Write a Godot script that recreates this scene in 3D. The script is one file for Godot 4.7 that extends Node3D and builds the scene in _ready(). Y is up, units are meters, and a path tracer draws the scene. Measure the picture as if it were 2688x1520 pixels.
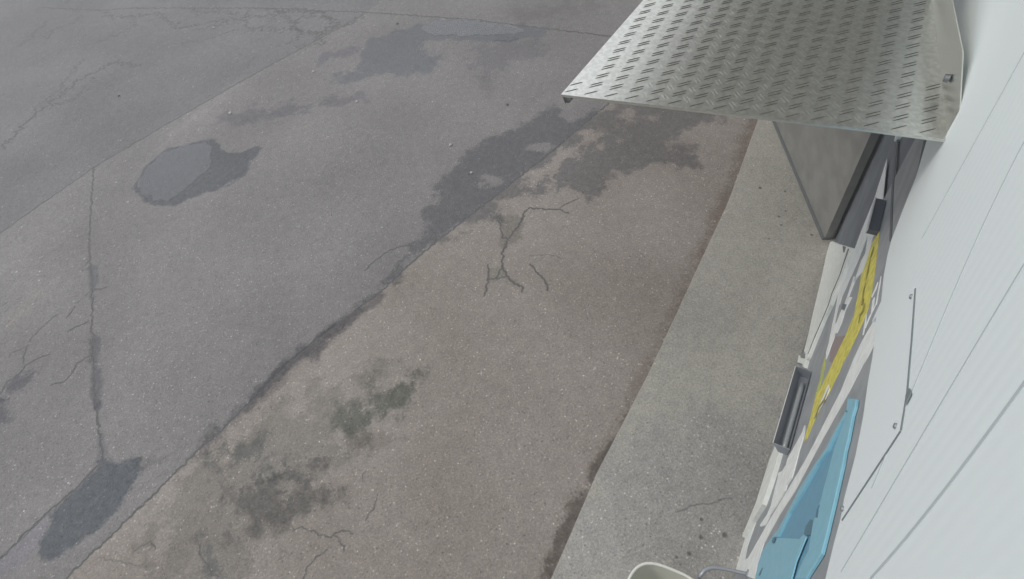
extends Node3D
# outlines in metres: wall things as z,y pairs, ground marks as x,z pairs
const D := {"clad_edge":[-1.6028,2.0527,-1.4864,2.0189,-1.746,1.8013,-1.5993,1.7629,-1.5272,1.691,-1.4582,1.6346,-1.399,1.6283,-1.3075,1.6375,-1.1825,1.6713,-1.1498,1.6178,-1.1373,1.6557,-1.0858,1.6672,-1.0206,1.6945,-0.9618,1.7059,-0.8832,1.7141,-0.7768,1.7356,-0.6787,1.7386,-0.5823,1.7211,-0.534,1.7259,-0.4919,1.716,-0.4136,1.7071],
"white_band":[-1.1746,1.6152,-1.1577,1.5123,-1.1285,1.4601,-1.0765,1.4084,-1.0541,1.3883,-1.0166,1.2883,-0.9675,1.1723,-0.9403,1.0833,-0.9052,0.9058,-0.8655,0.6691,-0.836,0.5364,-0.7956,0.3705,-0.791,0.3263,-0.8005,0.2864,-0.7994,0.2471,-0.8771,0.2027,-1.0242,0.2838,-1.0156,0.1826,-0.9835,-0.05,-0.8367,-0.0514,-0.8074,-0.1806,-0.6272,0.6921,-0.6495,0.6763,-0.7318,0.667,-0.7648,0.6806,-0.8195,0.8564,-0.8461,1.045,-0.9261,1.2688,-0.9677,1.4105,-0.988,1.4921,-1.0266,1.5782,-1.03,1.6151,-1.0498,1.6572],
"foot_strip":[-1.3554,0.3072,-1.2232,0.5075,-1.1232,0.5021,-1.0549,0.4824,-0.9932,0.4494,-0.9791,0.2869,-0.9514,0.0659,-0.9694,0.0225,-1.082,0.1849,-1.2733,0.2269,-1.3032,0.2301],
"torn":[-1.1734,0.8984,-1.1382,0.9278,-1.1021,0.9425,-1.0601,0.9279,-1.018,0.928,-0.9615,0.928,-0.9401,0.9248,-0.9357,0.8622,-0.9145,0.8602,-0.8921,0.7138,-0.8861,0.6413,-0.8642,0.5837,-0.8889,0.4798,-0.9076,0.4378,-0.9175,0.5629,-0.9463,0.5997,-1.0263,0.5798,-1.0741,0.5765,-1.1083,0.5499,-1.0799,0.6443,-1.0838,0.7046,-1.1117,0.6995,-1.1326,0.8256,-1.1474,0.8902],
"yellow":[-1.7518,1.3879,-1.6738,1.4125,-1.5634,1.4426,-1.4523,1.4721,-1.4028,1.4798,-1.344,1.4948,-1.3503,1.486,-1.2989,1.4908,-1.2655,1.4581,-1.2391,1.4212,-1.2162,1.3706,-1.2036,1.3117,-1.18,1.2852,-1.1633,1.2399,-1.1417,1.1963,-1.1169,1.0823,-1.062,1.0123,-1.0681,0.9748,-1.0995,0.9684,-1.1692,0.9742,-1.2933,0.9583,-1.263,1.0197,-1.2918,1.0739,-1.3117,1.1212,-1.3294,1.1619,-1.3467,1.2017,-1.3608,1.2482,-1.3889,1.2736,-1.4094,1.3085,-1.4828,1.2923,-1.4835,1.2961,-1.5619,1.2843,-1.6413,1.2586,-1.6453,1.2774,-1.6964,1.2993,-1.7516,1.3082],
"yellow_edge":[-1.4841,0.9426,-1.4669,0.9379,-1.4249,0.9409,-1.3434,0.9583,-1.2988,0.9542,-1.263,1.0197,-1.3061,1.0012,-1.3277,1.0072,-1.3313,1.0038,-1.3973,0.9938,-1.4734,0.9545],
"pale_streak":[-1.2042,1.1685,-1.1579,1.2145,-1.1316,1.1881,-1.1227,1.1015,-1.1204,1.0625,-1.1389,1.0814,-1.1751,1.1348],
"white_column":[-2.4226,1.1884,-2.222,1.2507,-2.0025,1.3181,-2.1751,1.1707,-1.9927,1.1676,-1.9798,1.1703,-1.801,1.3318,-1.8052,1.3009,-1.7516,1.3082,-1.6964,1.2993,-1.6453,1.2774,-1.6793,1.2116,-1.7042,1.1476,-1.7813,1.1907,-1.782,1.234,-1.9126,1.1991,-1.9185,1.1803,-1.843,1.12,-1.8023,1.0251,-1.7796,0.9657,-1.7332,0.9604,-1.7486,0.9419,-1.6811,0.9465,-1.6162,0.9668,-1.612,0.9973,-1.6485,1.0356,-1.5761,1.1196,-1.521,1.1123,-1.5019,1.0698,-1.5309,1.0271,-1.5049,1.0352,-1.4786,1.011,-1.452,1,-1.4347,0.9789,-1.4947,0.9352,-1.5423,0.9391,-1.5974,0.9251,-1.6799,0.9016,-1.7473,0.8892,-1.8657,0.8501,-1.924,0.8316,-1.9605,0.8891,-2.0418,0.9351,-2.0757,0.9766,-2.1326,1.013,-2.1578,1.0506,-2.2221,1.1301],
"brown_patch":[-1.495,1.0535,-1.3697,1.24,-1.3239,1.1264,-1.3741,1.0593,-1.4531,1.0279],
"white_key":[-1.7627,1.1159,-1.7056,1.1726,-1.6499,1.125,-1.6316,1.0953,-1.6632,1.0974,-1.6268,1.1001,-1.6539,1.1114,-1.5914,1.1885,-1.5761,1.1196,-1.5942,1.1057,-1.6317,1.0631],
"dark_key":[-1.6823,1.0327,-1.605,1.1247,-1.5878,1.1127,-1.6479,1.0392],
"outline_a":[-1.3031,1.527,-1.3044,1.5426,-1.2664,1.5529,-1.2346,1.5447],
"outline_b":[-1.3737,1.5636,-1.336,1.5729,-1.28,1.5793,-1.2398,1.5859,-1.2506,1.5766,-1.2892,1.5708,-1.3458,1.5642],
"outline_c":[-1.2504,1.5816,-1.2297,1.5424,-1.2073,1.516,-1.2031,1.5157,-1.2153,1.505,-1.2386,1.5336],
"outline_d":[-1.2822,1.4853,-1.2393,1.5027,-1.1808,1.5102,-1.1885,1.4992,-1.2441,1.4932],
"outline_e":[-1.3682,1.5407,-1.3406,1.5366,-1.3308,1.5081,-1.3416,1.5007,-1.3537,1.5237],
"scribble0":[-1.683,1.3745,-1.6382,1.3757,-1.6355,1.3632,-1.6581,1.3637],
"scribble1":[-1.6355,1.3632,-1.557,1.3783,-1.5052,1.3816,-1.5594,1.3662],
"scribble2":[-1.5006,1.3839,-1.446,1.3892,-1.3794,1.4066,-1.4624,1.3756],
"scribble3":[-1.4,1.4163,-1.3716,1.4174,-1.3812,1.402,-1.3973,1.4072],
"scribble4":[-1.3536,1.4495,-1.3209,1.448,-1.3216,1.422,-1.2898,1.4228,-1.3361,1.4093,-1.3313,1.4377],
"scribble5":[-1.1667,1.2025,-1.1282,1.1827,-1.1307,1.1269,-1.1103,1.0778,-1.1469,1.1071,-1.144,1.164],
"skirt":[-2.9347,0.1216,-2.7568,0.2876,-2.0567,0.973,-1.9593,0.9485,-1.9221,0.8611,-1.8574,0.7958,-1.8477,0.7191,-1.7903,0.6246,-1.7246,0.5417,-1.7224,0.5237,-1.7714,0.4478,-1.8316,0.4083,-1.9092,0.3167,-2.0206,0.3024,-2.2287,0.2273,-2.4019,0.1816,-2.6128,0.1233,-2.8618,0.0323,-2.9626,-0.0501,-3.0454,-0.0184],
"skirt_line":[-2.1433,0.8768,-2.1108,0.9087,-1.9939,0.8561,-1.9485,0.7682,-1.8864,0.758,-1.8559,0.7117,-1.8054,0.6019,-1.7527,0.5268,-1.7597,0.5161,-1.8198,0.5814,-1.8704,0.6925,-1.9011,0.7394,-1.9638,0.7496,-2.0093,0.8385],
"skirt_notch":[-2.357,0.6756,-2.2329,0.7965,-2.1964,0.7943,-2.2274,0.7615],
"skirt_clip":[-2.0088,0.1271,-1.9493,0.2087,-1.9137,0.2453,-1.783,0.4381,-1.7255,0.5162,-1.6773,0.5161,-1.7436,0.4242,-1.9187,0.1767],
"skirt_hook":[-1.9585,0.2204,-1.8259,0.4156,-1.7739,0.4535,-1.9042,0.2615],
"clip_mark":[-1.9228,0.1811,-1.7803,0.3902,-1.7244,0.4589,-1.7568,0.4104,-1.9003,0.2012],
"edge_trim":[-2.5262,1.2479,-2.4634,1.2932,-1.8911,1.4603,-1.4877,1.6003,-1.5152,1.5723,-1.9268,1.4295],
"cover_plate":[-0.9995,1.9447,-0.8377,1.9784,-0.6946,2.004,-0.6125,2.005,-0.5259,1.7454,-0.5547,1.7414,-0.6714,1.7522,-0.7685,1.7492,-0.8591,1.7528,-0.9943,1.7215,-1.0237,1.7149,-1.1136,1.7264,-1.1004,1.8073,-1.0176,1.9263],
"cover_tab":[-0.6927,2.02,-0.6738,2.0318,-0.6613,2.0145,-0.6821,2.0098],
"screws":[-0.9855,1.9322,-0.6354,1.9768,-0.5544,1.7333],
"seam0":[-0.9773,2.3464,-0.8945,2.2274,-0.7652,2.099],
"seam1":[-0.4936,2.3751,-0.4137,2.1692,-0.3577,1.9769],
"seam2":[-0.6908,2.3647,-0.6381,2.2602,-0.5433,2.0768],
"seam3":[-1.2783,2.3272,-1.2496,2.2142],
"blue_back":[-0.9188,1.5122,-0.9642,1.4973,-0.9423,1.5396,-0.9099,1.5925,-0.8844,1.601,-0.8602,1.5926,-0.7893,1.5996,-0.759,1.5946,-0.7156,1.603,-0.6188,1.5999,-0.579,1.5973,-0.5401,1.5947,-0.4997,1.5883,-0.4726,1.517,-0.4603,1.4879,-0.4458,1.4867,-0.5876,0.7582,-0.6454,0.6955,-0.6942,0.6734,-0.7344,0.7043,-0.7497,0.8137,-0.7522,0.9161,-0.7908,1.0265,-0.8286,1.1089,-0.856,1.2614,-0.864,1.3663,-0.8958,1.4316],
"blue_left":[-0.8981,1.5458,-0.8758,1.548,-0.8694,1.5274,-0.8553,1.4914,-0.8266,1.4339,-0.8181,1.3458,-0.7789,1.2228,-0.7497,1.0933,-0.6984,1.0023,-0.7307,0.8654,-0.7352,0.9632,-0.7729,1.071,-0.8099,1.1515,-0.8367,1.3006,-0.8445,1.4032,-0.8755,1.467],
"blue_right":[-0.8966,1.5467,-0.9424,1.5312,-0.9211,1.5726,-0.8894,1.6242,-0.8645,1.6326,-0.8407,1.6243,-0.7715,1.6312,-0.7419,1.6263,-0.6994,1.6345,-0.6049,1.6315,-0.5659,1.629,-0.5279,1.6265,-0.4884,1.6202,-0.4619,1.5505,-0.4513,1.5273,-0.4757,1.4094,-0.5084,1.4526,-0.5308,1.4889,-0.5745,1.4744,-0.6135,1.4644,-0.619,1.4772,-0.6643,1.4937,-0.7529,1.5044,-0.8069,1.5108,-0.8457,1.5417,-0.8728,1.5498],
"blue_low":[-0.7385,0.8427,-0.7063,0.9697,-0.6024,1.3299,-0.6042,1.3707,-0.5878,1.4101,-0.5674,1.3681,-0.5331,1.3447,-0.4926,1.3351,-0.471,1.3478,-0.5805,0.7855,-0.6376,0.7235,-0.6858,0.7017,-0.7255,0.7322],
"blue_crease":[-0.5811,1.4273,-0.555,1.402,-0.5282,1.3769,-0.4834,1.372,-0.4915,1.3328,-0.5375,1.3373,-0.5777,1.3636,-0.5921,1.3815],
"blue_slot":[-0.6343,1.4087,-0.6201,1.4481,-0.578,1.4602,-0.5892,1.409,-0.6028,1.3719,-0.6244,1.3727],
"slot_a":[-0.6429,1.4983,-0.6333,1.4954,-0.6076,1.506,-0.6135,1.487,-0.6377,1.4822],
"slot_b":[-0.7144,0.9369,-0.7058,0.963,-0.6906,0.9541,-0.6973,0.9241,-0.7091,0.9108],
"slot_c":[-0.6357,0.8322,-0.6311,0.8502,-0.6096,0.8398,-0.6132,0.7973,-0.6246,0.7956],
"slot_d":[-0.8958,1.5467,-0.8843,1.5667,-0.8805,1.5652,-0.8876,1.5531],
"kerb":[-0.4818,-0.2824,-0.465,-0.3764,-0.4694,-0.6335,-0.4768,-0.9476,-0.4624,-1.2427,-0.4445,-1.6253,-0.4395,-2.0973,-0.4361,-2.5614,-0.4297,-3.1764,-0.4839,-4.2546,-0.539,-5.5963],
"jointB":[-2.8208,0.9727,-2.7972,0.77,-2.7737,0.608,-2.7317,0.2988,-2.7062,0.1042,-2.6925,-0.0208,-2.6499,-0.1984,-2.6236,-0.4334,-2.6044,-0.7151,-2.5385,-0.967,-2.4579,-1.2186,-2.3688,-1.4766,-2.3186,-1.8075,-2.2606,-2.0445,-2.0803,-2.6455,-1.9848,-3.0085,-1.9004,-3.2784,-1.7235,-4.0368,-1.4872,-4.908,-1.275,-5.5649],
"jointC":[-6.1453,-0.5928,-6.1257,-1.0686,-6.0964,-1.5598,-5.9436,-2.26,-5.7118,-3.1875,-5.5686,-3.6792,-5.2285,-4.8007],
"jointD":[-10.7079,-3.7339,-9.4684,-3.929,-8.9127,-4.1274,-7.9926,-4.3396,-6.9243,-4.5859,-6.1079,-4.7466,-6.0772,-4.7201,-5.2702,-4.8715,-4.5411,-4.9542,-3.7676,-5.0375,-3.2972,-5.0543,-2.8526,-5.0701,-2.1586,-5.0959,-1.7665,-5.1115],
"jointE":[-6.0964,-1.5598,-5.2992,-0.9806,-4.9522,-0.7476,-4.8708,-0.7105,-4.4689,-0.4561,-4.2813,-0.3184,-4.1631,-0.2543,-3.9571,-0.1248,-3.6305,0.0876,-3.5158,0.1493,-3.3479,0.2364,-3.2271,0.3107,-3.2253,0.4462,-3.23,0.5555,-3.2566,0.6728,-3.2697,0.8259,-3.2755,0.9765],
"cracks":[[[-4.6716,-0.2688,-4.6816,-0.1908,-4.6816,-0.1184,-4.6572,-0.0228,-4.5623,0.0722,-4.4643,0.1386],0.0101],[[-4.6624,0.1512,-4.6783,0.1133,-4.6285,0.0338],0.008],[[-4.3542,-0.0105,-4.4066,0.0465,-4.4457,0.1302,-4.42,0.1833,-4.4366,0.2864,-4.3889,0.3677],0.0115],[[-4.5037,-0.6205,-4.562,-0.5697,-4.6217,-0.5313,-4.6041,-0.3979,-4.5619,-0.3165,-4.5461,-0.2744],0.0104],[[-4.938,-0.7321,-4.9314,-0.6575],0.0089],[[-4.0146,-0.1639,-4.0571,-0.101,-4.0633,-0.0549,-4.031,0.0154,-4.0271,0.0763,-4.0948,0.1488],0.0111],[[-4.3374,-0.3295,-4.3906,-0.2585,-4.4145,-0.2007],0.012],[[-7.5315,-1.3508,-7.7085,-1.7522,-7.7914,-2.0364,-7.879,-2.3366,-7.8989,-2.5877,-7.8598,-2.8659,-7.8442,-2.9922,-7.3522,-3.0709],0.0204],[[-7.7373,-2.1069,-7.5357,-2.2778,-7.7554,-2.7176],0.0155],[[-7.8826,-1.9543,-8.0112,-2.4384,-8.2967,-2.7715,-8.364,-2.9719],0.0126],[[-6.5183,-4.627,-6.1727,-4.6902,-5.8375,-4.701,-5.5945,-4.6266,-5.4489,-4.5332,-5.4763,-4.4158,-5.5033,-4.2999,-5.8347,-4.2782,-6.018,-4.4255,-6.4375,-4.5938],0.0182],[[-7.8696,-4.331,-7.6651,-4.2516,-7.4048,-4.4027,-7.0618,-4.3768],0.0168],[[-6.9673,-4.5048,-6.6903,-4.1936,-6.4618,-4.1845,-5.8891,-4.2644],0.0158],[[-7.3262,-4.1217,-7.0645,-4.2372,-6.8207,-4.3649,-6.5652,-4.4776,-6.4375,-4.5938],0.0165],[[-7.352,-3.8941,-7.0054,-4.1832,-6.7747,-4.2736],0.0124],[[-9.3202,-3.9172,-9.0383,-3.8325,-8.6993,-3.9695,-8.2984,-4.1201,-7.6,-3.8994,-7.383,-4.0561],0.0168],[[-10.0916,-3.5796,-10.0306,-3.3278,-9.838,-3.0477,-9.8255,-2.8396],0.0168],[[-9.6281,-3.7676,-9.5211,-3.566,-9.6987,-3.3368,-9.5349,-3.0914],0.0168],[[-8.6804,-3.9554,-8.3641,-3.7432,-8.476,-3.4368,-8.5825,-3.2395],0.0126],[[-6.4203,-4.0977,-6.8326,-4.0256,-6.9365,-3.8039,-7.2331,-3.5978],0.0121],[[-5.5033,-4.2999,-5.2608,-4.1215,-5.5883,-3.9454],0.014],[[-6.696,-4.615,-6.3632,-4.6343,-6.0772,-4.7201,-5.7229,-4.691,-5.4919,-4.5652,-5.3705,-4.5068,-5.4279,-4.3536,-5.495,-4.2678,-5.9095,-4.3194,-6.0543,-4.5008,-5.8809,-4.6721],0.0171],[[-5.3705,-4.5068,-5.2513,-4.589,-5.2136,-4.8301],0.017],[[-6.4059,-4.3785,-6.47,-4.5517,-6.3632,-4.6343],0.0152],[[-5.8826,-4.2907,-5.7016,-4.1632,-5.7598,-3.979],0.0138],[[-5.495,-4.2678,-5.3662,-4.1498],0.0134],[[-1.7646,-2.4641,-1.7914,-2.567,-1.7604,-2.6174,-1.6327,-2.6471,-1.5501,-2.6788,-1.4608,-2.666],0.0102],[[-1.5501,-2.6788,-1.5225,-2.7659,-1.4591,-2.8384],0.0073],[[-1.766,-2.5198,-1.755,-2.3941,-1.7674,-2.2629,-1.7373,-2.1351,-1.6728,-2.0099,-1.5971,-1.9598,-1.518,-1.9133,-1.451,-1.9103,-1.4305,-1.8725],0.0124],[[-1.6728,-2.0099,-1.6584,-1.902,-1.713,-1.8791,-1.7405,-1.949,-1.7831,-1.9977],0.0096],[[-1.713,-1.8791,-1.6787,-1.7983,-1.6669,-1.7333],0.0108],[[-1.6584,-1.902,-1.5971,-1.9598],0.0081],[[-1.5008,-2.114,-1.4101,-2.0539,-1.3236,-2.0109,-1.2776,-1.9452],0.0105],[[-1.9195,-2.4038,-1.8104,-2.2635,-1.7674,-2.2629],0.0101],[[-2.6188,-1.5843,-2.5959,-1.6977,-2.546,-1.8424,-2.449,-1.9267],0.0091],[[-1.5482,-2.178,-1.4177,-2.2481,-1.2993,-2.2464],0.0041],[[-1.8133,0.0544,-1.7864,0.0171,-1.7135,0.0035,-1.6607,0.009,-1.5982,-0.0276,-1.5657,-0.0719,-1.4981,-0.0879],0.0063],[[-1.59,-0.0318,-1.4987,-0.0195,-1.487,0.0013],0.0062],[[-1.5788,0.0352,-1.6025,0.1008,-1.6153,0.1513,-1.5931,0.2136],0.0062],[[-1.4978,-0.297,-1.4805,-0.2377,-1.4866,-0.1728],0.0053],[[-1.6592,-0.3889,-1.635,-0.3287],0.0044],[[-2.7362,0.6831,-2.5533,0.6164,-2.4898,0.5973],0.0034],[[-2.5695,0.5545,-2.522,0.4799,-2.4819,0.4808,-2.4686,0.4954],0.006],[[-2.243,0.3651,-2.1995,0.3847,-2.1023,0.4164,-2.0146,0.424],0.0065],[[-3.2755,0.9765,-3.2643,0.8681,-3.2566,0.6728],0.0056],[[-2.2977,0.3362,-2.2096,0.376],0.0042]],
"stains":{"pud1":[-5.363,-1.4764,-5.4331,-1.5665,-5.5321,-1.7508,-5.5919,-1.9597,-5.4845,-2.1264,-5.231,-2.3116,-5.1265,-2.3254,-4.9716,-2.2396,-4.7913,-2.2501,-4.6626,-2.3054,-4.6305,-2.3997,-4.5274,-2.4249,-4.5443,-2.2449,-4.4371,-2.1245,-4.4398,-2.0079,-4.4661,-1.8664,-4.4297,-1.985,-4.5045,-1.8564,-4.5827,-1.7332,-4.7071,-1.6046,-4.7544,-1.5057,-4.9078,-1.4473,-5.0718,-1.4393,-5.3872,-1.5179],
"wat1":[-5.3566,-1.5558,-5.4892,-1.7662,-5.5397,-1.9354,-5.4419,-2.1086,-5.2151,-2.2625,-5.056,-2.2102,-4.8695,-2.0287,-4.8172,-1.8509,-4.8239,-1.6962,-4.8224,-1.561,-4.9934,-1.469,-5.2545,-1.5101],
"pud2":[-4.2321,-4.9692,-3.7765,-5.0521,-3.4622,-5.0461,-3.2893,-5.0401,-3.0959,-5.0563,-2.8839,-5.0622,-2.8387,-4.9051,-3.0702,-4.8085,-3.4482,-4.67,-3.6847,-4.5924,-4.1095,-4.5185,-4.0844,-4.4245,-3.8946,-4.3224,-3.7128,-4.2534,-3.6473,-4.1271,-3.6773,-3.9773,-3.8575,-3.8829,-4.0916,-3.857,-4.2588,-3.7373,-4.4243,-3.5897,-4.6501,-3.5367,-4.7022,-3.6216,-4.49,-3.7703,-4.4996,-3.8849,-4.7002,-4.1341,-4.7514,-4.2793,-4.7717,-4.3878,-4.6855,-4.3613,-4.6099,-4.5449,-4.3754,-4.7206],
"wat2":[-4.2305,-4.8742,-4.127,-4.9673,-3.7622,-5.0288,-3.4506,-5.0261,-3.1864,-5.021,-3.0442,-4.9595,-3.2036,-4.8537,-3.4948,-4.7475,-3.8406,-4.6835,-4.135,-4.6142,-4.2763,-4.7288],
"damp2":[-3.3649,-4.3213,-3.4414,-4.5053,-3.2491,-4.6768,-2.9808,-4.8077,-2.743,-4.752,-2.6823,-4.5678,-2.8781,-4.4571,-3.0053,-4.2543,-3.0193,-4.101,-3.1582,-4.1008],
"damp2b":[-5.1084,-3.8346,-5.1107,-3.9908,-4.9074,-4.1735,-4.7745,-4.1454,-4.7794,-4.0188,-4.9469,-3.8797,-5.0141,-3.7539],
"damp2c":[-3.4527,-5.2303,-3.2311,-5.4512,-2.7527,-5.5947,-2.448,-5.6975,-2.4616,-5.5302,-2.8283,-5.3786,-3.0107,-5.2051,-3.3375,-5.0929],
"damp2d":[-3.1303,-4.055,-3.0126,-4.0896,-2.8116,-3.89,-2.8443,-3.8046,-2.9672,-3.8424],
"strip3":[-5.4301,-2.6258,-5.223,-2.8779,-4.9913,-2.9117,-4.8227,-3.0712,-4.693,-3.046,-4.6501,-2.9558,-4.738,-2.8506,-4.8445,-2.765,-5.0484,-2.6474,-5.3494,-2.5741],
"strip3b":[-4.5894,-3.092,-4.4816,-3.2713,-4.2613,-3.3928,-4.0564,-3.456,-4.0385,-3.4088,-4.1746,-3.288,-4.328,-3.1877,-4.5274,-3.0467],
"big4":[-2.1959,-3.8603,-2.0909,-3.8157,-2.0654,-3.6969,-1.8859,-3.6568,-1.8258,-3.7998,-1.7686,-3.9188,-1.6691,-4.0526,-1.6473,-4.1897,-1.592,-4.2863,-0.8658,-4.2809,-0.757,-4.1469,-0.9235,-4.0218,-1.0011,-3.8798,-0.9934,-3.6576,-0.9198,-3.6395,-0.8132,-3.7198,-0.7697,-3.5436,-0.8856,-3.4608,-1.0676,-3.375,-1.2467,-3.2069,-1.3337,-3.0532,-1.3102,-2.9043,-1.4546,-2.889,-1.5784,-2.9426,-1.739,-2.9447,-1.7805,-2.7668,-1.9664,-2.6171,-2.0191,-2.5773,-1.9613,-2.4252,-2.049,-2.297,-2.1854,-2.2247,-2.2306,-2.0596,-2.2983,-1.9784,-2.3457,-1.7831,-2.352,-1.6446,-2.3696,-1.5055,-2.3999,-1.5252,-2.3923,-1.6783,-2.3701,-1.8603,-2.3593,-2.0446,-2.5118,-2.1728,-2.5252,-2.4053,-2.5838,-2.5916,-2.5965,-2.7386,-2.5979,-2.872,-2.5648,-3.0913,-2.523,-3.2489,-2.3748,-3.4952,-2.2834,-3.7024],
"strip4":[-2.4347,-1.3032,-2.3959,-1.512,-2.3097,-1.4709,-2.3817,-1.2151,-2.4898,-0.9538,-2.419,-0.8327,-2.5224,-0.7858,-2.5832,-0.578,-2.5848,-0.3599,-2.596,-0.2652,-2.6434,-0.3626,-2.6491,-0.645,-2.5999,-0.8698,-2.5256,-1.0795],
"st6d":[-2.6154,0.2635,-2.652,-0.18,-2.3258,-0.5728,-1.9695,-0.9563,-1.7713,-1.0156,-1.7379,-0.8186,-1.8202,-0.5233,-1.7079,-0.2398,-1.837,0.0867,-1.9678,0.4392,-2.2483,0.5863,-2.5382,0.4685],
"strip4b":[-2.7323,0.1386,-2.6901,-0.2145,-2.6561,-0.465,-2.638,-0.7501,-2.5656,-0.9974,-2.4597,-1.3113,-2.3851,-1.2873,-2.4592,-0.9398,-2.5092,-0.6928,-2.5481,-0.4319,-2.6051,-0.188,-2.6781,0.152],
"h4a":[-1.7977,-3.6017,-1.6375,-3.6199,-1.563,-3.4835,-1.6873,-3.3953,-1.7367,-3.4697],
"h4b":[-2.1582,-3.2786,-2.0028,-3.3787,-1.9398,-3.285,-2.0896,-3.2101],
"h4c":[-2.2664,-2.815,-2.1227,-2.8673,-2.102,-2.7487,-2.2251,-2.7451],
"h4d":[-1.5366,-3.993,-1.3592,-4.0003,-1.3133,-3.9178,-1.4574,-3.8707],
"h4e":[-1.5457,-3.8662,-1.3822,-3.6826,-1.4593,-3.6565],
"h4f":[-1.7236,-3.4742,-1.8361,-3.2313,-1.9713,-2.9013,-2.0192,-2.7382,-1.9095,-2.7587,-1.8084,-3.024,-1.6953,-3.3476],
"tree":[-1.9703,-2.4407,-1.8223,-2.517,-1.7327,-2.458,-1.6832,-2.3142,-1.743,-2.2196,-1.7215,-2.1074,-1.7463,-2.1143,-1.8304,-2.2735],
"tree2":[-1.7516,-1.9444,-1.6784,-2.0077,-1.5717,-1.9384,-1.451,-1.9103,-1.5608,-1.8953,-1.6618,-1.8846,-1.6713,-1.7858],
"st5":[-1.8289,-0.9903,-1.783,-0.9986,-1.7052,-0.8731,-1.7531,-0.7666,-1.7658,-0.6668,-1.8731,-0.5926,-1.9438,-0.49,-2.0325,-0.5164,-2.016,-0.6066,-2.0281,-0.6853,-1.9918,-0.739,-1.9172,-0.7617,-1.9549,-0.8433,-1.8667,-0.7976,-1.8203,-0.856],
"st5b":[-1.9209,-0.4783,-1.6816,-0.6385,-1.5731,-0.6239,-1.6791,-0.5069,-1.8717,-0.4353],
"st6a":[-2.5853,-0.0701,-2.5244,-0.1981,-2.3763,-0.2272,-2.2098,-0.1983,-2.1794,-0.1336,-2.2876,-0.1067,-2.4523,0.0008],
"st6b":[-2.2352,0.0732,-2.1547,-0.0425,-1.9686,-0.1858,-1.7891,-0.3,-1.7925,-0.1977,-1.9387,0.0454,-2.002,0.171,-2.1601,0.205,-2.2055,0.1322],
"st6c":[-2.3531,0.3032,-2.2713,0.2851,-2.1146,0.3646,-1.9579,0.434,-2.0273,0.4704,-2.2135,0.3934],
"pud7":[-3.2359,0.341,-3.2039,0.2994,-3.1316,0.277,-3.0671,0.2497,-3.0538,0.213,-3.0012,0.196,-2.9355,0.2361,-2.8933,0.3227,-2.8732,0.4089,-2.8687,0.5078,-2.8642,0.6038,-2.9124,0.6948,-2.9466,0.7847,-2.9759,0.8213,-3.0845,0.8488,-3.1361,0.8023,-3.1401,0.7521,-3.2285,0.69,-3.2485,0.653,-3.23,0.5555,-3.2253,0.4462,-3.2071,0.3697],
"wat7":[-3.1986,0.3485,-3.1138,0.2897,-3.0386,0.2613,-2.9891,0.2793,-2.9129,0.389,-2.9084,0.4971,-2.9041,0.6017,-2.9655,0.6926,-3.025,0.7673,-3.1116,0.7376,-3.2132,0.6666,-3.2013,0.5654,-3.1962,0.4568],
"damp7":[-2.9971,0.1896,-2.8817,0.1075,-2.8541,0.1198,-2.8983,0.2178,-2.9087,0.2563],
"slab7":[-3.2902,0.9985,-3.2495,0.6771,-3.1907,0.7172,-3.1427,0.7983,-3.1027,0.9226,-3.2299,1.0311],
"st9":[-4.3486,0.4255,-4.4294,0.3455,-4.4366,0.2864,-4.3913,0.1808,-4.283,0.1205,-4.2524,0.2426,-4.2802,0.3371],
"st9b":[-4.4045,0.3953,-4.2998,0.3261,-4.1445,0.4312,-4.1723,0.5209],
"e1":[-4.8924,-0.7016,-4.815,-0.7196,-4.4341,-0.4711,-4.5038,-0.4411],
"e2":[-4.3482,-0.3367,-4.2797,-0.3548,-4.2165,-0.3117,-4.2734,-0.2866],
"e3":[-4.2014,-0.2487,-4.1266,-0.282,-3.9214,-0.141,-3.5891,0.0682,-3.5445,0.1085,-3.6018,0.1356,-3.9839,-0.1126],
"e4":[-3.6764,0.0787,-3.5999,0.0427,-3.5075,0.1454,-3.332,0.2287,-3.2035,0.2905,-3.2432,0.336,-3.3599,0.2421,-3.5282,0.1552],
"pale1":[-5.4294,-1.5484,-5.5874,-1.7928,-5.7429,-2.2847,-5.7994,-2.695,-5.8165,-3.0985,-5.8124,-3.5087,-5.7549,-3.5815,-5.6523,-3.1479,-5.6295,-2.7735,-5.6297,-2.3684,-5.6491,-2.0043],
"pale2":[-5.0362,0.0137,-5.0826,-0.1662,-5.1062,-0.286,-5.0551,-0.4411,-5.0116,-0.3924,-4.9597,-0.1686,-4.8946,0.0117],
"kerbdirt":[-0.465,-0.3764,-0.4768,-0.9476,-0.4445,-1.6253,-0.4361,-2.5614,-0.4297,-3.1764,-0.4839,-4.2546,-0.5715,-4.2263,-0.5067,-3.1471,-0.4956,-2.537,-0.4969,-1.6012,-0.5337,-0.9195,-0.5424,-0.336],
"rust1":[-0.4647,-3.2975,-0.5422,-4.2357,-0.4693,-4.2593,-0.4027,-3.2308,-0.4098,-2.6486,-0.4513,-2.4432,-0.4797,-2.6982],
"kd2":[-0.4913,-1.0876,-0.4726,-1.3854,-0.4504,-1.451,-0.4372,-1.0153,-0.4381,-0.7589,-0.4564,-0.3809,-0.5251,-0.345,-0.5284,-0.7586]},
"conc_low":[-0.449,-1.2101,-0.2438,-1.3996,-0.0232,-1.5439,0.2874,-1.564,0.3126,-1.8084,0.3928,-2.1241,0.3789,-0.8178,-0.4396,-0.3046],
"conc_crack":[-0.0401,-0.9374,-0.0179,-0.9656,0.045,-1.0315,0.0872,-1.047,0.1428,-1.1035,0.1803,-1.1338],
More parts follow.
